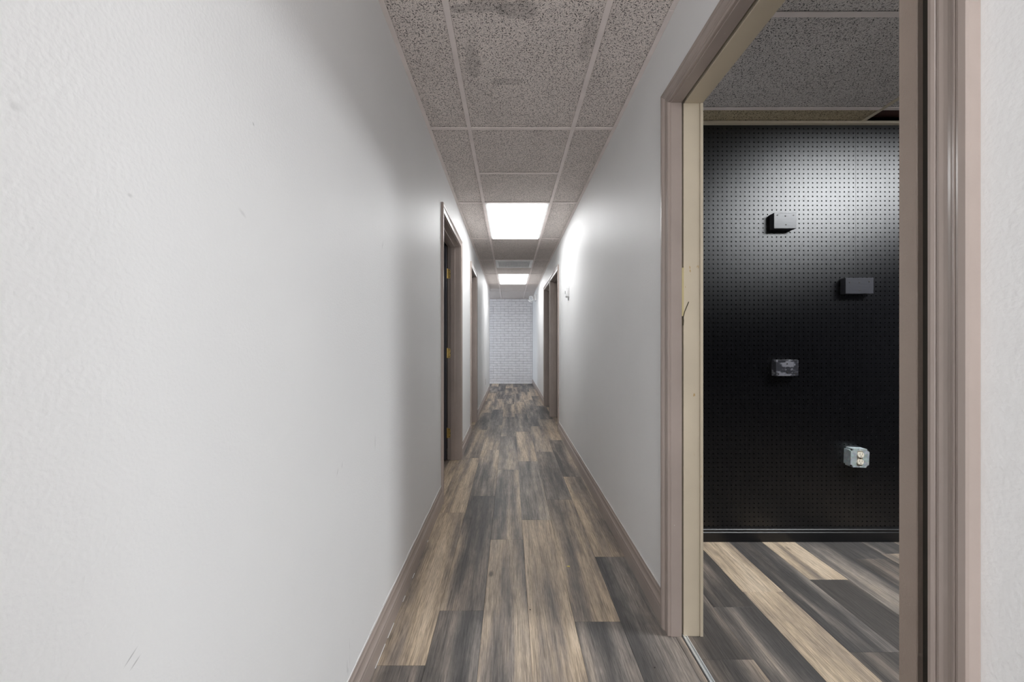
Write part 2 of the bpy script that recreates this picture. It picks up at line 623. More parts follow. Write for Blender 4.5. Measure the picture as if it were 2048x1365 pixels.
LEN = 1.233
EDGE0 = -0.48
cols = [
    # (x0, first joint, tones from the nearest plank outwards [(tone, warm)...])
    (-0.850, 1.9, []),
    (-0.665, 2.9, [(0.5, 0.7), (0.62, 0.9)]),
    (-0.480, 1.374, [(0.14, 0.3), (0.74, 1.0), (0.66, 0.95), (0.5, 0.7), (0.35, 0.4)]),
    (-0.295, 1.655, [(0.33, 0.35), (0.40, 0.6), (0.43, 0.6), (0.45, 0.6)]),
    (-0.110, 2.252, [(0.60, 0.6), (0.54, 0.55), (0.46, 0.5), (0.45, 0.5)]),
    (0.075, 2.500, [(0.66, 0.85), (0.40, 0.3), (0.72, 0.9), (0.40, 0.4)]),
    (0.260, 1.590, [(0.20, 0.25), (0.50, 0.85), (0.33, 0.45), (0.36, 0.5)]),
    (0.445, 2.070, [(0.17, 0.25), (0.72, 1.0), (0.30, 0.4), (0.45, 0.6)]),
]
for (x0, j, tones) in cols:
    y0 = j - LEN
    k = 0
    if y0 > -0.3:
        plank(x0, x0 + PW, y0 - LEN, y0, 0.4, 0.5)
    lo = y0
    x1 = x0 + PW if x0 < 0.44 else 0.632
    tones = [(0.14 + 0.82 * a, min(1, b + 0.1)) for a, b in tones]
    while lo < YE:
        hi = min(lo + LEN, YE)
        if k < len(tones):
            tn, wm = tones[k]
        else:
            tn, wm = random.choice([(0.25, 0.35), (0.42, 0.5), (0.68, 0.9), (0.5, 0.7), (0.3, 0.3), (0.62, 0.9)])
        if hi - lo > 0.05 and (x0 > -0.7 or lo > 2.0):
            plank(x0, x1, lo, hi, tn, wm)
        lo = hi
        k += 1
# planks running on under the two right doors
for (a, b, tn, wm) in ((4.5, 5.6, 0.5, 0.7), (5.6, 6.83, 0.62, 0.9), (6.83, 7.6, 0.3, 0.4)):
    plank(0.632, 0.817, a, b, tn, wm)
    plank(0.817, 1.002, a - 0.4, b - 0.4, 0.8 - tn, wm)
# side area at the far left end
for i in range(4):
    x0 = -1.035 - 0.185 * i
    plank(x0, x0 + PW, 8.7, 9.7 + 0.2 * i, random.uniform(0.2, 0.7), 0.6)
    plank(x0, x0 + PW, 9.7 + 0.2 * i, YE, random.uniform(0.2, 0.7), 0.6)
# sliver between the corridor planks and the track, then room planks
plank(0.632, 0.656, 0.30, 1.60, 0.30, 0.6)
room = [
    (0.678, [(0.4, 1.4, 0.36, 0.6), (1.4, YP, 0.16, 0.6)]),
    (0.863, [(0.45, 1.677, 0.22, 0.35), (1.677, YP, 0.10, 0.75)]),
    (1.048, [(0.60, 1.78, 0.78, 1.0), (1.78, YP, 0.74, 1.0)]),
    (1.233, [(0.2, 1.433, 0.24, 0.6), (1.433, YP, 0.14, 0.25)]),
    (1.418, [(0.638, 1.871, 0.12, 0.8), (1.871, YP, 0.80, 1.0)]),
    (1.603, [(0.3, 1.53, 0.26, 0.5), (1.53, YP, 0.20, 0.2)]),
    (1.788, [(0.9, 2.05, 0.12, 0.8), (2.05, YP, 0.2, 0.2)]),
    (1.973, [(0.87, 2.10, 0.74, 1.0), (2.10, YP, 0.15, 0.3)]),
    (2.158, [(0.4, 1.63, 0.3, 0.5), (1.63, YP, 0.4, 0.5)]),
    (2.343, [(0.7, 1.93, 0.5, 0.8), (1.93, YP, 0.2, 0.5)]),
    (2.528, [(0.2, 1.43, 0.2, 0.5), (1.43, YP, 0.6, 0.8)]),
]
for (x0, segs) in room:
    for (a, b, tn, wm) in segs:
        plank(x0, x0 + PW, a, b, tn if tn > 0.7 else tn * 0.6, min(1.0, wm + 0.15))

# ------------------------------------------------------------------ ceiling
ce = boxes('ceiling', [(-3.1, 4.0, YB - 0.1, YE + 0.12, SLAB, SLAB + 0.08)], 'plenum')
tag(ce, 'suspended ceiling of fissured tiles in a painted metal grid', 'ceiling', kind='structure')
TX0, TX1 = -0.236, 0.364
ys = [2.294 + 1.22 * i for i in range(-4, 8)]     # ... 1.074, 2.294, 3.514, 4.734, 5.954, 7.174, 8.394, 9.614
YT = 9.614
SLOPE = -0.055 / (YE - YT)


def tile(x0, x1, y0, y1, mat='ceiling_tile', z=H + 0.006, slope=0.0):
    bm = bmesh.new()
    m = 0.0
    bm_box(bm, x0 + m, x1 - m, y0 + m, y1 - m, z, z + 0.016, bev=0.0015)
    if slope:
        for v in bm.verts:
            v.co.z += slope * (v.co.y - y0)
    return link('ceiling_tile', bm_mesh(bm, 'ceiling_tile'), mat, ce)


def tee(name, x0, x1, y0, y1, mat='tee_metal', slope=0.0, z=H):
    bm = bmesh.new()
    bm_box(bm, x0, x1, y0, y1, z, z + 0.0035, bev=0.0006)
    if x1 - x0 < y1 - y0:
        xm = (x0 + x1) / 2
        bm_box(bm, xm - 0.001, xm + 0.001, y0, y1, z + 0.003, z + 0.038)
    else:
        ym = (y0 + y1) / 2
        bm_box(bm, x0, x1, ym - 0.001, ym + 0.001, z + 0.003, z + 0.038)
    if slope:
        for v in bm.verts:
            v.co.z += slope * (v.co.y - YT)
    return link(name, bm_mesh(bm, name), mat, ce)


TW = 0.012
e = 0.003
for i in range(len(ys) - 1):
    a, b = ys[i], ys[i + 1]
    tile(XL + e, TX0 - e, a + e, b - e)
    tile(TX1 + e, XR - e, a + e, b - e)
    tee('cross_tee', XL, TX0 - TW, b - TW, b + TW)
    tee('cross_tee', TX1 + TW, XR, b - TW, b + TW)
    tee('cross_tee', TX0 + TW, TX1 - TW, b - TW, b + TW)
mid = [(ys[0], ys[1]), (ys[1], ys[2]), (ys[2], ys[3]), (ys[3], ys[4]), (ys[4], 2.904), (2.904, 3.514),
       (4.734, 5.954), (6.564, 7.174), (8.394, 9.614)]
SKIP = {1}
for i, (a, b) in enumerate(mid):
    if i in SKIP:
        continue
    tile(TX0 + e, TX1 - e, a + e, b - e, 'ceiling_tile_stained' if i == 3 else 'ceiling_tile')
tee('cross_tee', TX0 + TW, TX1 - TW, 2.904 - TW, 2.904 + TW)
tee('cross_tee', TX0 + TW, TX1 - TW, 6.564 - TW, 6.564 + TW)
for xx in (TX0, TX1):
    tee('main_tee', xx - TW, xx + TW, ys[0], YT)
    t2 = tee('main_tee', xx - TW, xx + TW, YT, YE, slope=SLOPE)
# sagging last bay, running on into the area at the left
for (a, b) in ((-2.4, -1.8), (-1.8, -1.2), (-1.2, -0.6), (-0.6, TX0), (TX0, TX1), (TX1, XR)):
    tile(a + e, b - e, YT + e, YE - e, slope=SLOPE)
for (a, b) in ((-2.4, -1.8), (-1.8, -1.2), (-1.2, -0.6)):
    tile(a + e, b - e, YLE + e, YT - e)
tile(-0.6 + e, XL - 0.003, YLE + e, YT - e)
# wall angles: lengths butted end to end, the joint shows on both sides
for (a, b) in ((ys[0], 1.81), (1.81, 4.2), (4.2, YLE)):
    box('wall_angle', (XL, XL + 0.021, a, b, H - 0.0005, H + 0.003), 'tee_metal', ce, bev=0.0006)
for (a, b, d) in ((ys[0], 1.475, 0.0), (1.475, 4.6, -0.0015), (4.6, YT, 0.0)):
    box('wall_angle', (XR - 0.021, XR, a, b, H - 0.0005 + d, H + 0.003 + d), 'tee_metal', ce, bev=0.0006)
# wall angle along the brick wall
box('wall_angle', (-2.4, XR, YE - 0.034, YE - 0.010, H - 0.062, H - 0.054), 'tee_metal', ce)

# pegboard room ceiling
rx = [XPW, 1.98, 3.20, 3.75]
ry = [-1.555, -0.945, -0.335, 0.275, 0.885, 1.495, 2.098, YP]
LIGHT_ROOM = (1.98, 3.20, 0.885, 1.495)
for i in range(3):
    for j in range(len(ry) - 1):
        if i == 1 and j == 4:
            continue
        mt = 'ceiling_tile_room'
        if j == 6:
            mt = 'ceiling_tile_yellowed' if i == 0 else ('red_panel' if i == 1 else mt)
        tile(rx[i] + e, rx[i + 1] - e, ry[j] + e, ry[j + 1] - e, mt, z=H + (0.006 if mt != 'red_panel' else 0.03))
for i in range(3):
    for j in range(1, len(ry) - 1):
        tee('cross_tee', rx[i] + (TW if i else 0), rx[i + 1] - TW, ry[j] - TW, ry[j] + TW)
for xx in rx[1:3]:
    tee('main_tee', xx - TW, xx + TW, ry[0], YP, 'tee_cream')
box('wall_angle', (XPW, 3.75, YP - 0.022, YP, H - 0.012, H + 0.003), 'tee_cream', ce, bev=0.0006)
box('wall_angle', (XPW, XPW + 0.022, ry[0], YP - 0.022, H - 0.0005, H + 0.003), 'tee_cream', ce)


# ------------------------------------------------------------------ baseboards
BASE = [(0.0, 0.0), (0.013, 0.0), (0.0135, 0.060), (0.0125, 0.064), (0.0125, 0.070), (0.0145, 0.073), (0.0145, 0.079), (0.011, 0.083),
        (0.0085, 0.090), (0.0075, 0.100), (0.0085, 0.106), (0.0085, 0.113), (0.005, 0.118), (0.004, 0.126), (0.0, 0.126)]


def baseboard(name, xw, side, y0, y1, label, h=1.0):
    a = [(xw + side * d, y0, z * h) for d, z in BASE]
    b = [(xw + side * d, y1, z * h) for d, z in BASE]
    o = prism(name, (a, b), 'trim_brown')
    tag(o, label, 'baseboard', kind='structure')
    # ragged bead of caulk along the top edge, and white filler at the floor
    bm = bmesh.new()
    y = y0
    while y < y1 - 0.001:
        l = min(random.uniform(0.05, 0.16), y1 - y)
        t = random.uniform(0.002, 0.008)
        bm_box(bm, min(xw, xw + side * 0.0022), max(xw, xw + side * 0.0022), y, y + l, 0.1262, 0.1264 + t)
        y += l
    link('caulk_bead', bm_mesh(bm, 'caulk_bead'), 'caulk', o, label='white caulk line on top of the moulding')
    return o


CW = 0.057
baseboard('baseboard_left', XL, 1, YB, D1[0] - 0.003 - CW, 'brown moulded baseboard along the near left wall')
baseboard('baseboard_left', XL, 1, D1[1] + 0.003 + CW, D2[0] - 0.003 - CW, 'short brown baseboard between the two left doors')
baseboard('baseboard_left', XL, 1, D2[1] + 0.003 + CW, YLE, 'brown baseboard on the left past the second left door')
baseboard('baseboard_right', XR, -1, YB, D5[0] - CW, 'brown baseboard on the near right wall before the pocket doorway')
baseboard('baseboard_right', XR, -1, D5[1] + CW, D3[0] - 0.003 - CW, 'long brown baseboard on the right under the thermostat')
baseboard('baseboard_right', XR, -1, D4[1] + 0.003 + CW, YE, 'brown baseboard on the right past the last right door')
# filler smears where the left baseboard meets the floor
bm = bmesh.new()
for (a, b) in ((1.36, 1.47), (1.50, 1.58), (1.71, 1.75), (1.88, 1.92), (2.22, 2.24)):
    bm_box(bm, XL + 0.0130, XL + 0.0150, a, b, 0.0005, 0.0022)
o = link('trim_filler', bm_mesh(bm, 'trim_filler'), 'caulk')
tag(o, 'white filler smears along the foot of the near left baseboard', 'filler', kind='structure')
# black baseboard in the pegboard room
RB = [(0, 0), (0.012, 0), (0.0125, 0.052), (0.009, 0.056), (0.009, 0.060), (0.012, 0.063), (0.012, 0.068), (0.007, 0.072), (0.006, 0.080), (0, 0.080)]
a = [(XPW, YP - d, z) for d, z in RB]
b = [(3.75, YP - d, z) for d, z in RB]
o = prism('baseboard_room', (a, b), 'black_paint')
tag(o, 'glossy black baseboard under the pegboard', 'baseboard', kind='structure')

# ------------------------------------------------------------------ doors
CAS = [(0, 0), (0, 0.0085), (0.0015, 0.0105), (0.006, 0.0112), (0.0105, 0.0102), (0.0120, 0.0080), (0.0135, 0.0105), (0.017, 0.0112), (0.022, 0.0100), (0.027, 0.0098),
       (0.032, 0.0115), (0.0365, 0.0145), (0.0400, 0.0160), (0.0412, 0.0135), (0.0425, 0.0160), (0.046, 0.0172), (0.0545, 0.0172), (0.057, 0.0150), (0.057, 0)]


def casing(door, xw, side, y0, y1, zt, mat='trim_brown'):
    def ring(fn):
        return [fn(wd, d) for wd, d in CAS]
    x = lambda d: xw + side * d
    prism('casing', (ring(lambda wd, d: (x(d), y0 - wd, 0)), ring(lambda wd, d: (x(d), y0 - wd, zt + wd))), mat, door)
    prism('casing', (ring(lambda wd, d: (x(d), y0 - wd, zt + wd)), ring(lambda wd, d: (x(d), y1 + wd, zt + wd))), mat, door)
    prism('casing', (ring(lambda wd, d: (x(d), y1 + wd, 0)), ring(lambda wd, d: (x(d), y1 + wd, zt + wd))), mat, door)


def hinge(parent, x, y, z, s):
    """butt hinge leaf on a jamb face looking to -Y, knuckle at x, leaf running towards the corridor"""
    bm = bmesh.new()
    hgt, wd = 0.089, 0.034
    bm_box(bm, min(x, x + s * wd), max(x, x + s * wd), y - 0.002, y, z - hgt / 2, z + hgt / 2)
    es = [ed for ed in bm.edges if abs(ed.verts[0].co.y - ed.verts[1].co.y) > 0.001 and abs(ed.verts[0].co.x - (x + s * wd)) < 0.001]
    bmesh.ops.bevel(bm, geom=es, offset=0.010, segments=4, affect='EDGES')
    h = link('hinge', bm_mesh(bm, 'hinge'), 'brass', parent, label='brass butt hinge on the jamb')
    bm = bmesh.new()
    for k in range(5):
        bm_cyl(bm, (x - s * 0.003, y - 0.005, z - hgt / 2 + hgt * (k + 0.5) / 5), (0, 0, 1), 0.0055, hgt / 5 - 0.001, 12)
    bm_cyl(bm, (x - s * 0.003, y - 0.005, z + hgt / 2 + 0.003), (0, 0, 1), 0.0065, 0.005, 12)
    link('knuckle', bm_mesh(bm, 'knuckle'), 'brass', h)
    for (dx, dz) in ((0.015, 0.033), (0.025, 0.0), (0.015, -0.033)):
        cyl('screw', (x + s * dx, y - 0.0025, z + dz), (0, 1, 0), 0.0038, 0.002, 'screw_dark', h, 10)
    return h


def hinged_doorway(name, label, side, d, stop=(0.047, 0.090)):
    """side = +1: wall whose corridor face looks +X (left wall); -1: right wall"""
    xw = XL if side > 0 else XR
    y0, y1 = d
    dr = empty(name, (xw, (y0 + y1) / 2, 0), label, 'door', kind='structure')
    off = Vector(dr.location)
    pieces = []
    xa, xb = sorted((xw, xw - side * WT))
    pieces.append(box('jamb', (xa, xb, y0 - JT, y0, 0, HEAD), 'trim_brown', dr, bev=0.001))
    pieces.append(box('jamb', (xa, xb, y1, y1 + JT, 0, HEAD), 'trim_brown', dr, bev=0.001))
    pieces.append(box('head_jamb', (xa, xb, y0 - JT, y1 + JT, HEAD, HEAD + JT), 'trim_brown', dr, bev=0.001))
    sa, sb = sorted((xw - side * stop[0], xw - side * stop[1]))
    t = 0.011
    pieces.append(box('door_stop', (sa, sb, y0, y0 + t, 0, HEAD - t), 'trim_brown', dr, bev=0.0015))
    pieces.append(box('door_stop', (sa, sb, y1 - t, y1, 0, HEAD - t), 'trim_brown', dr, bev=0.0015))
    pieces.append(box('door_stop', (sa, sb, y0, y1, HEAD - t, HEAD), 'trim_brown', dr, bev=0.0015))
    casing(dr, xw, side, y0 - 0.003, y1 + 0.003, HEAD + 0.003)
    for c in dr.children:
        c.matrix_parent_inverse = Matrix.Translation(-off)
    return dr


def reparent_fix(o):
    off = Vector(o.location)
    for c in o.children:
        c.matrix_parent_inverse = Matrix.Translation(-off)


d1 = hinged_doorway('door_1', 'brown framed doorway with brass hinges on the left, nearest left door', 1, D1)
# slab folded back into the room, hung on the far jamb
slab = box('door_slab', (XL - WT - 0.93, XL - WT - 0.004, D1[1] - 0.050, D1[1] - 0.014, 0.012, HEAD - 0.004), 'door_dark', d1, bev=0.0015,
           label='dark painted door slab swung into the room')
for z in (1.779, 1.020, 0.257):
    hinge(d1, XL - WT + 0.002, D1[1], z, 1)
reparent_fix(d1)
d2 = hinged_doorway('door_2', 'narrower brown framed doorway further down the left wall', 1, D2)
reparent_fix(d2)
d3 = hinged_doorway('door_3', 'brown framed doorway on the right just past the thermostat', -1, D3)
reparent_fix(d3)
d4 = hinged_doorway('door_4', 'last brown framed doorway on the right, before the bricks', -1, D4)
reparent_fix(d4)

# pocket doorway to the pegboard room
d5 = empty('door_5', (XR, (D5[0] + D5[1]) / 2, 0), 'wide pocket doorway in the right wall opening on the pegboard room', 'door', kind='structure')
SX0, SX1 = 0.6555, 0.6635           # slot between the split jambs
y0, y1 = D5
# far jamb: brown half, slot, cream half with an outer bead
box('jamb', (XR, SX0, y1, y1 + 0.028, 0, HEAD), 'trim_brown', d5, bev=0.0012)
box('jamb', (SX1, 0.7255, y1 + 0.003, y1 + 0.031, 0, HEAD), 'jamb_cream', d5, bev=0.0012, label='cream unpainted half of the split jamb')
box('jamb_bead', (0.7262, XPW + 0.004, y1 + 0.001, y1 + 0.031, 0, HEAD), 'jamb_cream', d5, bev=0.001)
box('slot_back', (SX0, SX1, y1 + 0.020, y1 + 0.028, 0, HEAD), 'void', d5)
# head: the same split
box('head_jamb', (XR, SX0, y0 - 0.01, y1 + 0.028, HEAD, HEAD + 0.028), 'trim_brown', d5, bev=0.0012)
box('head_jamb', (0.6665, XPW + 0.004, y0 - 0.01, y1 + 0.031, HEAD, HEAD + 0.028), 'jamb_cream', d5, bev=0.0012)
box('slot_back', (SX0, 0.6665, y0 - 0.01, y1 + 0.028, HEAD + 0.02, HEAD + 0.028), 'void', d5)
# weather strip left in the slot, its upper end peeled out over the cream jamb
box('gasket', (SX0 + 0.0006, SX1 - 0.0003, y1 + 0.001, y1 + 0.018, 1.225, 1.41), 'gasket_tan', d5)
bm = bmesh.new()
pts = [(0.6595, 1.492 + 0.012, 1.19), (0.6592, 1.500, 1.205), (0.6595, 1.502, 1.222), (0.663, 1.500, 1.240), (0.670, 1.499, 1.258), (0.6785, 1.500, 1.278)]
for p, q in zip(pts[:-1], pts[1:]):
    p, q = Vector(p), Vector(q)
    bm_cyl(bm, (p + q) / 2, q - p, 0.0016, (q - p).length * 1.06, 8)
link('gasket', bm_mesh(bm, 'gasket'), 'gasket_dark', d5, label='dark strip end bent out of the slot')
# casing on the corridor face; near leg, head, far leg
casing(d5, XR, -1, y0 + 0.005 - 0.001, y1 + 0.004, HEAD + 0.003)
# sliding slab in its pocket: slot shade put into the face colour, raised rolled-paint edge strip
box('near_jamb', (XR, 0.650, y0 - 0.01, y0 + 0.004, 0, HEAD), 'trim_brown', d5)
box('shaded_slab', (0.6695, 0.700, y0 - 0.02, 0.668, 0.012, HEAD - 0.006), 'slab_shade_brown', d5, label='face of the sliding door inside its slot, shade put into its dark colour')
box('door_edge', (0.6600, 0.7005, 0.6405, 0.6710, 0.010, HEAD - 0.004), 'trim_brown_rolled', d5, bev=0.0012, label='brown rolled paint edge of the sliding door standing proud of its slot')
box('near_jamb', (0.702, XPW + 0.004, y0 - 0.01, 0.585, 0, HEAD), 'jamb_cream', d5)
# floor guide channel
bm = bmesh.new()
bm_box(bm, 0.6600, 0.6765, 0.30, 1.515, -0.006, 0.0005)
bm_box(bm, 0.6600, 0.6632, 0.30, 1.515, 0.0005, 0.0050)
bm_box(bm, 0.6733, 0.6765, 0.30, 1.515, 0.0005, 0.0050)
link('floor_track', bm_mesh(bm, 'floor_track'), 'track_metal', d5, label='pale metal guide channel set in the floor')
# paint chips on the near casing
bm = bmesh.new()
for (yy, zz, rr) in ((0.5165, 0.165, 0.0055), (0.5165, 0.225, 0.003), (0.5167, 0.255, 0.002)):
    bm_cyl(bm, (XR - 0.0172, yy + 0.012, zz), (1, 0, 0), rr, 0.0007, 9)
link('paint_chip', bm_mesh(bm, 'paint_chip'), 'paint_chip', d5)
reparent_fix(d5)

# ------------------------------------------------------------------ pegboard panels with real holes
PITCH = 0.02555
HX, HZ = 1.4307, 1.9248          # centre of one hole
HR = 0.0037


def peg_panel(x0, x1, z0, z1):
    verts, faces = [], []
    T = 0.006
    N = 8
    i0 = math.ceil((x0 + 0.006 - HX) / PITCH)
    i1 = math.floor((x1 - 0.006 - HX) / PITCH)
    j0 = math.ceil((z0 + 0.006 - HZ) / PITCH)
    j1 = math.floor((z1 - 0.006 - HZ) / PITCH)
    # square grid lines half way between holes, outer lines on the panel edge
    gx = [x0] + [HX + (i + 0.5) * PITCH for i in range(i0, i1)] + [x1]
    gz = [z0] + [HZ + (j + 0.5) * PITCH for j in range(j0, j1)] + [z1]
    cs = [(math.cos(math.pi * (k + 0.5) / 4), math.sin(math.pi * (k + 0.5) / 4)) for k in range(8)]
    for a in range(i1 - i0 + 1):
        for b in range(j1 - j0 + 1):
            cx, cz = HX + (i0 + a) * PITCH, HZ + (j0 + b) * PITCH
            xa, xb, za, zb = gx[a], gx[a + 1], gz[b], gz[b + 1]
            base = len(verts)
            verts += [(xa, YP, za), (xb, YP, za), (xb, YP, zb), (xa, YP, zb)]
            for r, d in ((HR * 1.18, 0.0), (HR, 0.0011), (HR * 0.95, T)):
                verts += [(cx + c * r, YP + d, cz + s * r) for c, s in cs]
            o0, o1, o2 = base + 4, base + 12, base + 20
            # vertex k sits at angle 22.5+45k ; corners: 0=(-,-) 1=(+,-) 2=(+,+) 3=(-,+)
            c0, c1, c2, c3 = base, base + 1, base + 2, base + 3
            faces += [(c1, c2, o0 + 0, o0 + 7), (c2, o0 + 1, o0 + 0), (c2, c3, o0 + 2, o0 + 1), (c3, o0 + 3, o0 + 2),
                      (c3, c0, o0 + 4, o0 + 3), (c0, o0 + 5, o0 + 4), (c0, c1, o0 + 6, o0 + 5), (c1, o0 + 7, o0 + 6)]
            for k in range(8):
                kk = (k + 1) % 8
                faces.append((o0 + k, o0 + kk, o1 + kk, o1 + k))
                faces.append((o1 + k, o1 + kk, o2 + kk, o2 + k))
    # edges of the sheet
    base = len(verts)
    verts += [(x0, YP, z0), (x1, YP, z0), (x1, YP, z1), (x0, YP, z1), (x0, YP + T, z0), (x1, YP + T, z0), (x1, YP + T, z1), (x0, YP + T, z1)]
    faces += [(base, base + 4, base + 5, base + 1), (base + 1, base + 5, base + 6, base + 2),
              (base + 2, base + 6, base + 7, base + 3), (base + 3, base + 7, base + 4, base)]
    me = bpy.data.meshes.new('pegboard_panel')
    me.from_pydata(verts, [], faces)
    me.update()
    return link('pegboard_panel', me, 'pegboard_black', wall_peg)


SEAM = 1.9545
peg_panel(XPW + 0.001, SEAM - 0.0006, 0.070, H - 0.004)
peg_panel(SEAM + 0.0006, SEAM + 1.22, 0.070, H - 0.004)

# ------------------------------------------------------------------ wood blocks on the pegboard
def block(label, x0, x1, z0, z1, mat, screws, rot=0.0):
    cx, cz = (x0 + x1) / 2, (z0 + z1) / 2
    t = empty('wood_block', (cx, YP, cz), label, 'wood block', 'blocks on the pegboard', rot=(0, rot, 0))
    w2, h2 = (x1 - x0) / 2, (z1 - z0) / 2
    box('block_body', (-w2, w2, -0.038, 0, -h2, h2), mat, t, bev=0.0012)
    for (dx, dz) in screws:
        bm = bmesh.new()
        bm_cyl(bm, (dx, -0.0384, dz), (0, 1, 0), 0.0036, 0.0018, 10)
        bm_cyl(bm, (dx + 0.0006, -0.0392, dz - 0.0005), (0.2, 1, 0.3), 0.0018, 0.0016, 6)
        link('screw', bm_mesh(bm, 'screw'), 'screw_dark', t)
    return t


block('small black wood block high on the pegboard, uppermost of three', 1.468, 1.593, 1.758, 1.8455, 'block_black',
      [(-0.044, 0.030), (0.046, 0.030), (0.001, 0.026), (0.004, -0.022)])
block('widest black wood block, on the seam of the pegboard at right', 1.866, 2.022, 1.395, 1.484, 'block_black',
      [(-0.056, 0.019), (-0.001, 0.019), (0.053, 0.023), (0.0, -0.026)])
block('worn black wood block with grey scraped patches, lowest of three', 1.479, 1.604, 0.9366, 1.0265, 'block_worn',
      [(-0.001, 0.023), (-0.048, -0.033), (0.0, -0.024), (0.046, -0.033)])

# ------------------------------------------------------------------ electrical box
eb = empty('electrical_box', (1.9385, YP, 0.482), 'galvanized square electrical box with ivory double outlet low on the pegboard', 'outlet box', rot=(0, math.radians(2.5), 0))
bm = bmesh.new()
bm_box(bm, -0.051, 0.051, -0.040, 0.0, -0.051, 0.051)
es = [ed for ed in bm.edges if abs(ed.verts[0].co.y - ed.verts[1].co.y) > 0.01]
bmesh.ops.bevel(bm, geom=es, offset=0.010, segments=4, affect='EDGES')
link('box_body', bm_mesh(bm, 'box_body'), 'galvanised', eb)
for (dx, dy) in ((-0.022, -0.02), (0.022, -0.02)):
    cyl('knockout', (dx, dy, 0.0512), (0, 0, 1), 0.011, 0.0008, 'galvanised', eb, 16)
for sx in (-1, 1):
    cyl('knockout', (sx * 0.0512, -0.02, 0), (1, 0, 0), 0.011, 0.0008, 'galvanised', eb, 16)
# raised cover: plate with notched corners
bm = bmesh.new()
n = 0.0145
R = 0.0515
pts = []
for (sx, sz, order) in ((1, -1, 0), (1, 1, 1), (-1, 1, 0), (-1, -1, 1)):
    arc = []
    for k in range(5):
        ang = math.pi / 2 * k / 4
        arc.append((sx * (R - n * math.cos(ang)), sz * (R - n * math.sin(ang))))
    # arc runs from (R-n, R) to (R, R-n): choose order along the outline
    pts += arc if order == 1 else arc
def outline():
    out = []
    def arc(cx, cz, a0, a1):
        for k in range(5):
            a = math.radians(a0 + (a1 - a0) * k / 4)
            out.append((cx + n * math.cos(a), cz + n * math.sin(a)))
    arc(R, -R, 180, 90)
    arc(R, R, 270, 180)
    arc(-R, R, 360, 270)
    arc(-R, -R, 90, 0)
    return out
ol = outline()
prism('cover_plate', ([(x, -0.046, z) for x, z in ol], [(x, -0.0405, z) for x, z in ol]), 'galvanised', eb)
for sx in (-1, 1):
    for sz in (-1, 1):
        cyl('cover_screw', (sx * 0.0445, -0.0412, sz * 0.0445), (0, 1, 0), 0.0042, 0.003, 'screw_dark', eb, 10)
rec = box('receptacle', (-0.0165, 0.0165, -0.0468, -0.044, -0.041, 0.041), 'strap_brown', eb, bev=0.0008, label='double outlet with ivory faces')
for sz in (0.0195, -0.0195):
    bm = bmesh.new()
    prof = []
    for k in range(24):
        a = 2 * math.pi * k / 24
        prof.append((0.0168 * math.cos(a), max(-0.0135, min(0.0135, 0.0168 * math.sin(a)))))
    bv0 = [bm.verts.new((x, -0.0525, sz + z)) for x, z in prof]
    bv1 = [bm.verts.new((x, -0.046, sz + z)) for x, z in prof]
    bm.faces.new(bv0)
    bm.faces.new(bv1[::-1])
    for k in range(24):
        bm.faces.new((bv0[k], bv0[(k + 1) % 24], bv1[(k + 1) % 24], bv1[k]))
    link('outlet_face', bm_mesh(bm, 'outlet_face'), 'ivory_plastic', rec)
    bm = bmesh.new()
    bm_box(bm, -0.0075, -0.0053, -0.0529, -0.052, sz + 0.001, sz + 0.0095)
    bm_box(bm, 0.0053, 0.0075, -0.0529, -0.052, sz + 0.002, sz + 0.0095)
    bm_cyl(bm, (0, -0.0525, sz - 0.006), (0, 1, 0), 0.0026, 0.001, 10)
    link('outlet_slot', bm_mesh(bm, 'outlet_slot'), 'screw_dark', rec)
cyl('plate_screw', (0, -0.0475, 0.0), (0, 1, 0), 0.0032, 0.002, 'screw_dark', rec, 10)
cyl('plate_screw', (-0.002, -0.0465, 0.0465), (0, 1, 0), 0.003, 0.002, 'white_metal', rec, 10)
cyl('plate_screw', (0.002, -0.0465, -0.0465), (0, 1, 0), 0.003, 0.002, 'white_metal', rec, 10)


# ------------------------------------------------------------------ troffers
def troffer(name, label, x0, x1, y0, y1, diff, mat_frame='white_metal'):
    cx, cy = (x0 + x1) / 2, (y0 + y1) / 2
    t = empty(name, (cx, cy, H), label, 'ceiling light', None)
    hx, hy = (x1 - x0) / 2 - 0.013, (y1 - y0) / 2 - 0.013
    f = 0.018
    z0, z1 = 0.0, 0.012
    bm = bmesh.new()
    bm_box(bm, -hx, hx, -hy, -hy + f, z0, z1)
    bm_box(bm, -hx, hx, hy - f, hy, z0, z1)
    bm_box(bm, -hx, -hx + f, -hy + f, hy - f, z0, z1)
    bm_box(bm, hx - f, hx, -hy + f, hy - f, z0, z1)
    link('light_frame', bm_mesh(bm, 'light_frame'), mat_frame, t)
    box('diffuser', (-hx + f, hx - f, -hy + f, hy - f, -0.010, 0.010), diff, t, bev=0.004, label='glowing white diffuser lens')
    box('housing', (-hx + 0.004, hx - 0.004, -hy + 0.004, hy - 0.004, 0.0122, 0.070), 'white_metal', t)
    return t


troffer('ceiling_light', 'glowing rectangular corridor ceiling light nearest the camera', TX0, TX1, 3.514, 4.734, 'diffuser_corridor')
troffer('ceiling_light', 'smaller looking far ceiling light beyond the air vent', TX0, TX1, 7.174, 8.394, 'diffuser_corridor')
troffer('ceiling_light', 'corridor ceiling light behind the camera', TX0, TX1, ys[1], ys[2], 'diffuser_back')
troffer('ceiling_light', 'bright ceiling light of the pegboard room', LIGHT_ROOM[0], LIGHT_ROOM[1], LIGHT_ROOM[2], LIGHT_ROOM[3], 'diffuser_room')

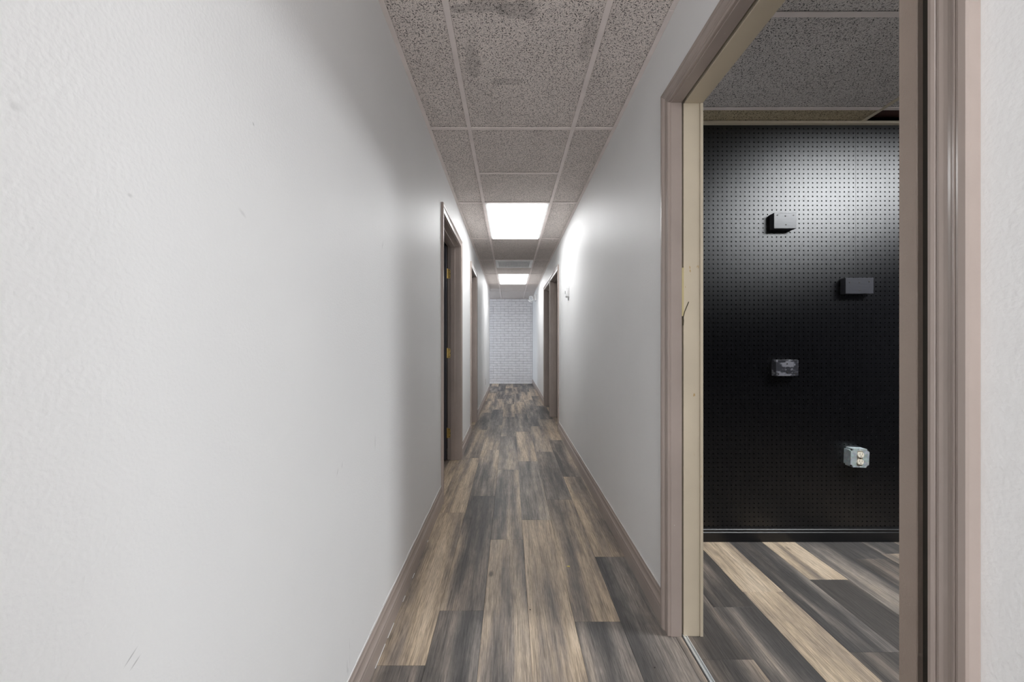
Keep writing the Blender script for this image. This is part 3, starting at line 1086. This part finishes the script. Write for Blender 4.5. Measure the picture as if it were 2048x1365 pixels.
# ------------------------------------------------------------------ return air vent
v = empty('air_vent', ((TX0 + TX1) / 2, 6.259, H), 'white lattice air vent in the corridor ceiling between the lights', 'air vent')
hx, hy = 0.286, 0.292
f = 0.045
bm = bmesh.new()
for b in ((-hx, hx, -hy, -hy + f), (-hx, hx, hy - f, hy), (-hx, -hx + f, -hy + f, hy - f), (hx - f, hx, -hy + f, hy - f)):
    bm_box(bm, b[0], b[1], b[2], b[3], -0.006, 0.004, bev=0.001)
link('vent_frame', bm_mesh(bm, 'vent_frame'), 'vent_white', v)
bm = bmesh.new()
nb = 5
for k in range(nb + 1):
    yy = -hy + f + (2 * (hy - f)) * k / nb
    bm_box(bm, -hx + f, hx - f, yy - 0.009, yy + 0.009, -0.001, 0.012)
for k in range(19):
    xx = -hx + f + (2 * (hx - f)) * (k + 0.5) / 19
    bm_box(bm, xx - 0.0035, xx + 0.0035, -hy + f, hy - f, 0.002, 0.016)
link('vent_louvers', bm_mesh(bm, 'vent_louvers'), 'vent_white', v)
box('vent_backing', (-hx, hx, -hy, hy, 0.070, 0.076), 'void', v)

# ------------------------------------------------------------------ thermostat
th = empty('thermostat', (XR, 4.13, 1.645), 'small white thermostat on the right corridor wall', 'thermostat')
box('back_plate', (-0.006, 0, -0.052, 0.052, -0.062, 0.062), 'white_plastic', th, bev=0.002, seg=2)
bm = bmesh.new()
bm_box(bm, -0.034, -0.006, -0.043, 0.043, -0.046, 0.048, bev=0.005, seg=3)
link('thermostat_body', bm_mesh(bm, 'thermostat_body', True), 'white_plastic', th)
box('display', (-0.0348, -0.033, 0.000, 0.030, -0.012, 0.020), 'lcd', th, label='dark display window')
box('lever', (-0.026, -0.010, -0.034, 0.034, -0.054, -0.0455), 'white_plastic', th, bev=0.002)
cyl('cable_stub', (-0.006, -0.005, -0.071), (0, 0.25, 1), 0.004, 0.024, 'lens', th, 10)

# ------------------------------------------------------------------ emergency light
em = empty('emergency_light', (XR, 9.28, 2.165), 'white two headed emergency light high on the right wall by the bricks', 'emergency light')
box('back_plate', (-0.045, 0, -0.12, 0.12, -0.066, 0.066), 'white_plastic', em, bev=0.004, seg=2)


def lamp_head(c, aim):
    aim = Vector(aim).normalized()
    c = Vector(c)
    bm = bmesh.new()
    bm_cyl(bm, c, aim, 0.038, 0.040, 20, 0.055)
    bm_cyl(bm, c + aim * 0.030, aim, 0.060, 0.024, 20)
    bm_cyl(bm, c - aim * 0.028, aim, 0.018, 0.026, 12)
    h = link('lamp_head', bm_mesh(bm, 'lamp_head'), 'white_plastic', em)
    bm = bmesh.new()
    bm_cyl(bm, c + aim * 0.0425, aim, 0.049, 0.003, 20)
    link('lens', bm_mesh(bm, 'lens'), 'lens', h, label='grey clear lens')
    bm = bmesh.new()
    p, q = Vector((-0.02, c.y * 0.8, c.z * 0.5)), c - aim * 0.035
    bm_cyl(bm, (p + q) / 2, q - p, 0.009, (q - p).length, 10)
    link('bracket', bm_mesh(bm, 'bracket'), 'white_plastic', h)


lamp_head((-0.100, -0.060, 0.005), (-0.55, -0.62, -0.55))
lamp_head((-0.115, 0.065, -0.030), (-0.45, 0.5, -0.75))
cyl('test_button', (-0.047, 0.0, -0.03), (1, 0, 0), 0.006, 0.006, 'lens', em, 10)

# ------------------------------------------------------------------ outlet plate low on the left wall
ol = empty('wall_outlet', (XL, 7.70, 0.355), 'white wall outlet low on the far left wall above the baseboard', 'wall outlet')
box('wall_plate', (0, 0.006, -0.036, 0.036, -0.058, 0.058), 'white_plastic', ol, bev=0.002, seg=2)
for sz in (0.02, -0.02):
    box('outlet_face', (0.006, 0.0075, -0.016, 0.016, sz - 0.013, sz + 0.013), 'ivory_plastic', ol, bev=0.0006)
cyl('plate_screw', (0.0062, 0, 0), (1, 0, 0), 0.003, 0.001, 'steel', ol, 8)

# ------------------------------------------------------------------ crumbs on the floor
bm = bmesh.new()
bm_box(bm, -0.005, 0.006, -0.004, 0.005, 0.0, 0.002)
bm_box(bm, -0.009, -0.004, -0.002, 0.004, 0.0, 0.0015)
for vv in bm.verts:
    vv.co += Vector((random.uniform(-.0012, .0012), random.uniform(-.0012, .0012), 0))
o = link('wood_chip', bm_mesh(bm, 'wood_chip'), 'flake')
o.location = (0.293, 1.98, 0.0)
tag(o, 'tiny yellowish chip lying on the corridor planks', 'debris')
for (x, y, lab) in ((0.085, 1.66, 'tiny dark speck on a pale plank in mid corridor'), (0.50, 1.365, 'dark round speck on the floor by the pocket door jamb')):
    bm = bmesh.new()
    bm_cyl(bm, (0, 0, 0.001), (0, 0, 1), 0.0028, 0.002, 7, 0.0018)
    o = link('floor_speck', bm_mesh(bm, 'floor_speck'), 'screw_dark')
    o.location = (x, y, 0)
    tag(o, lab, 'debris')
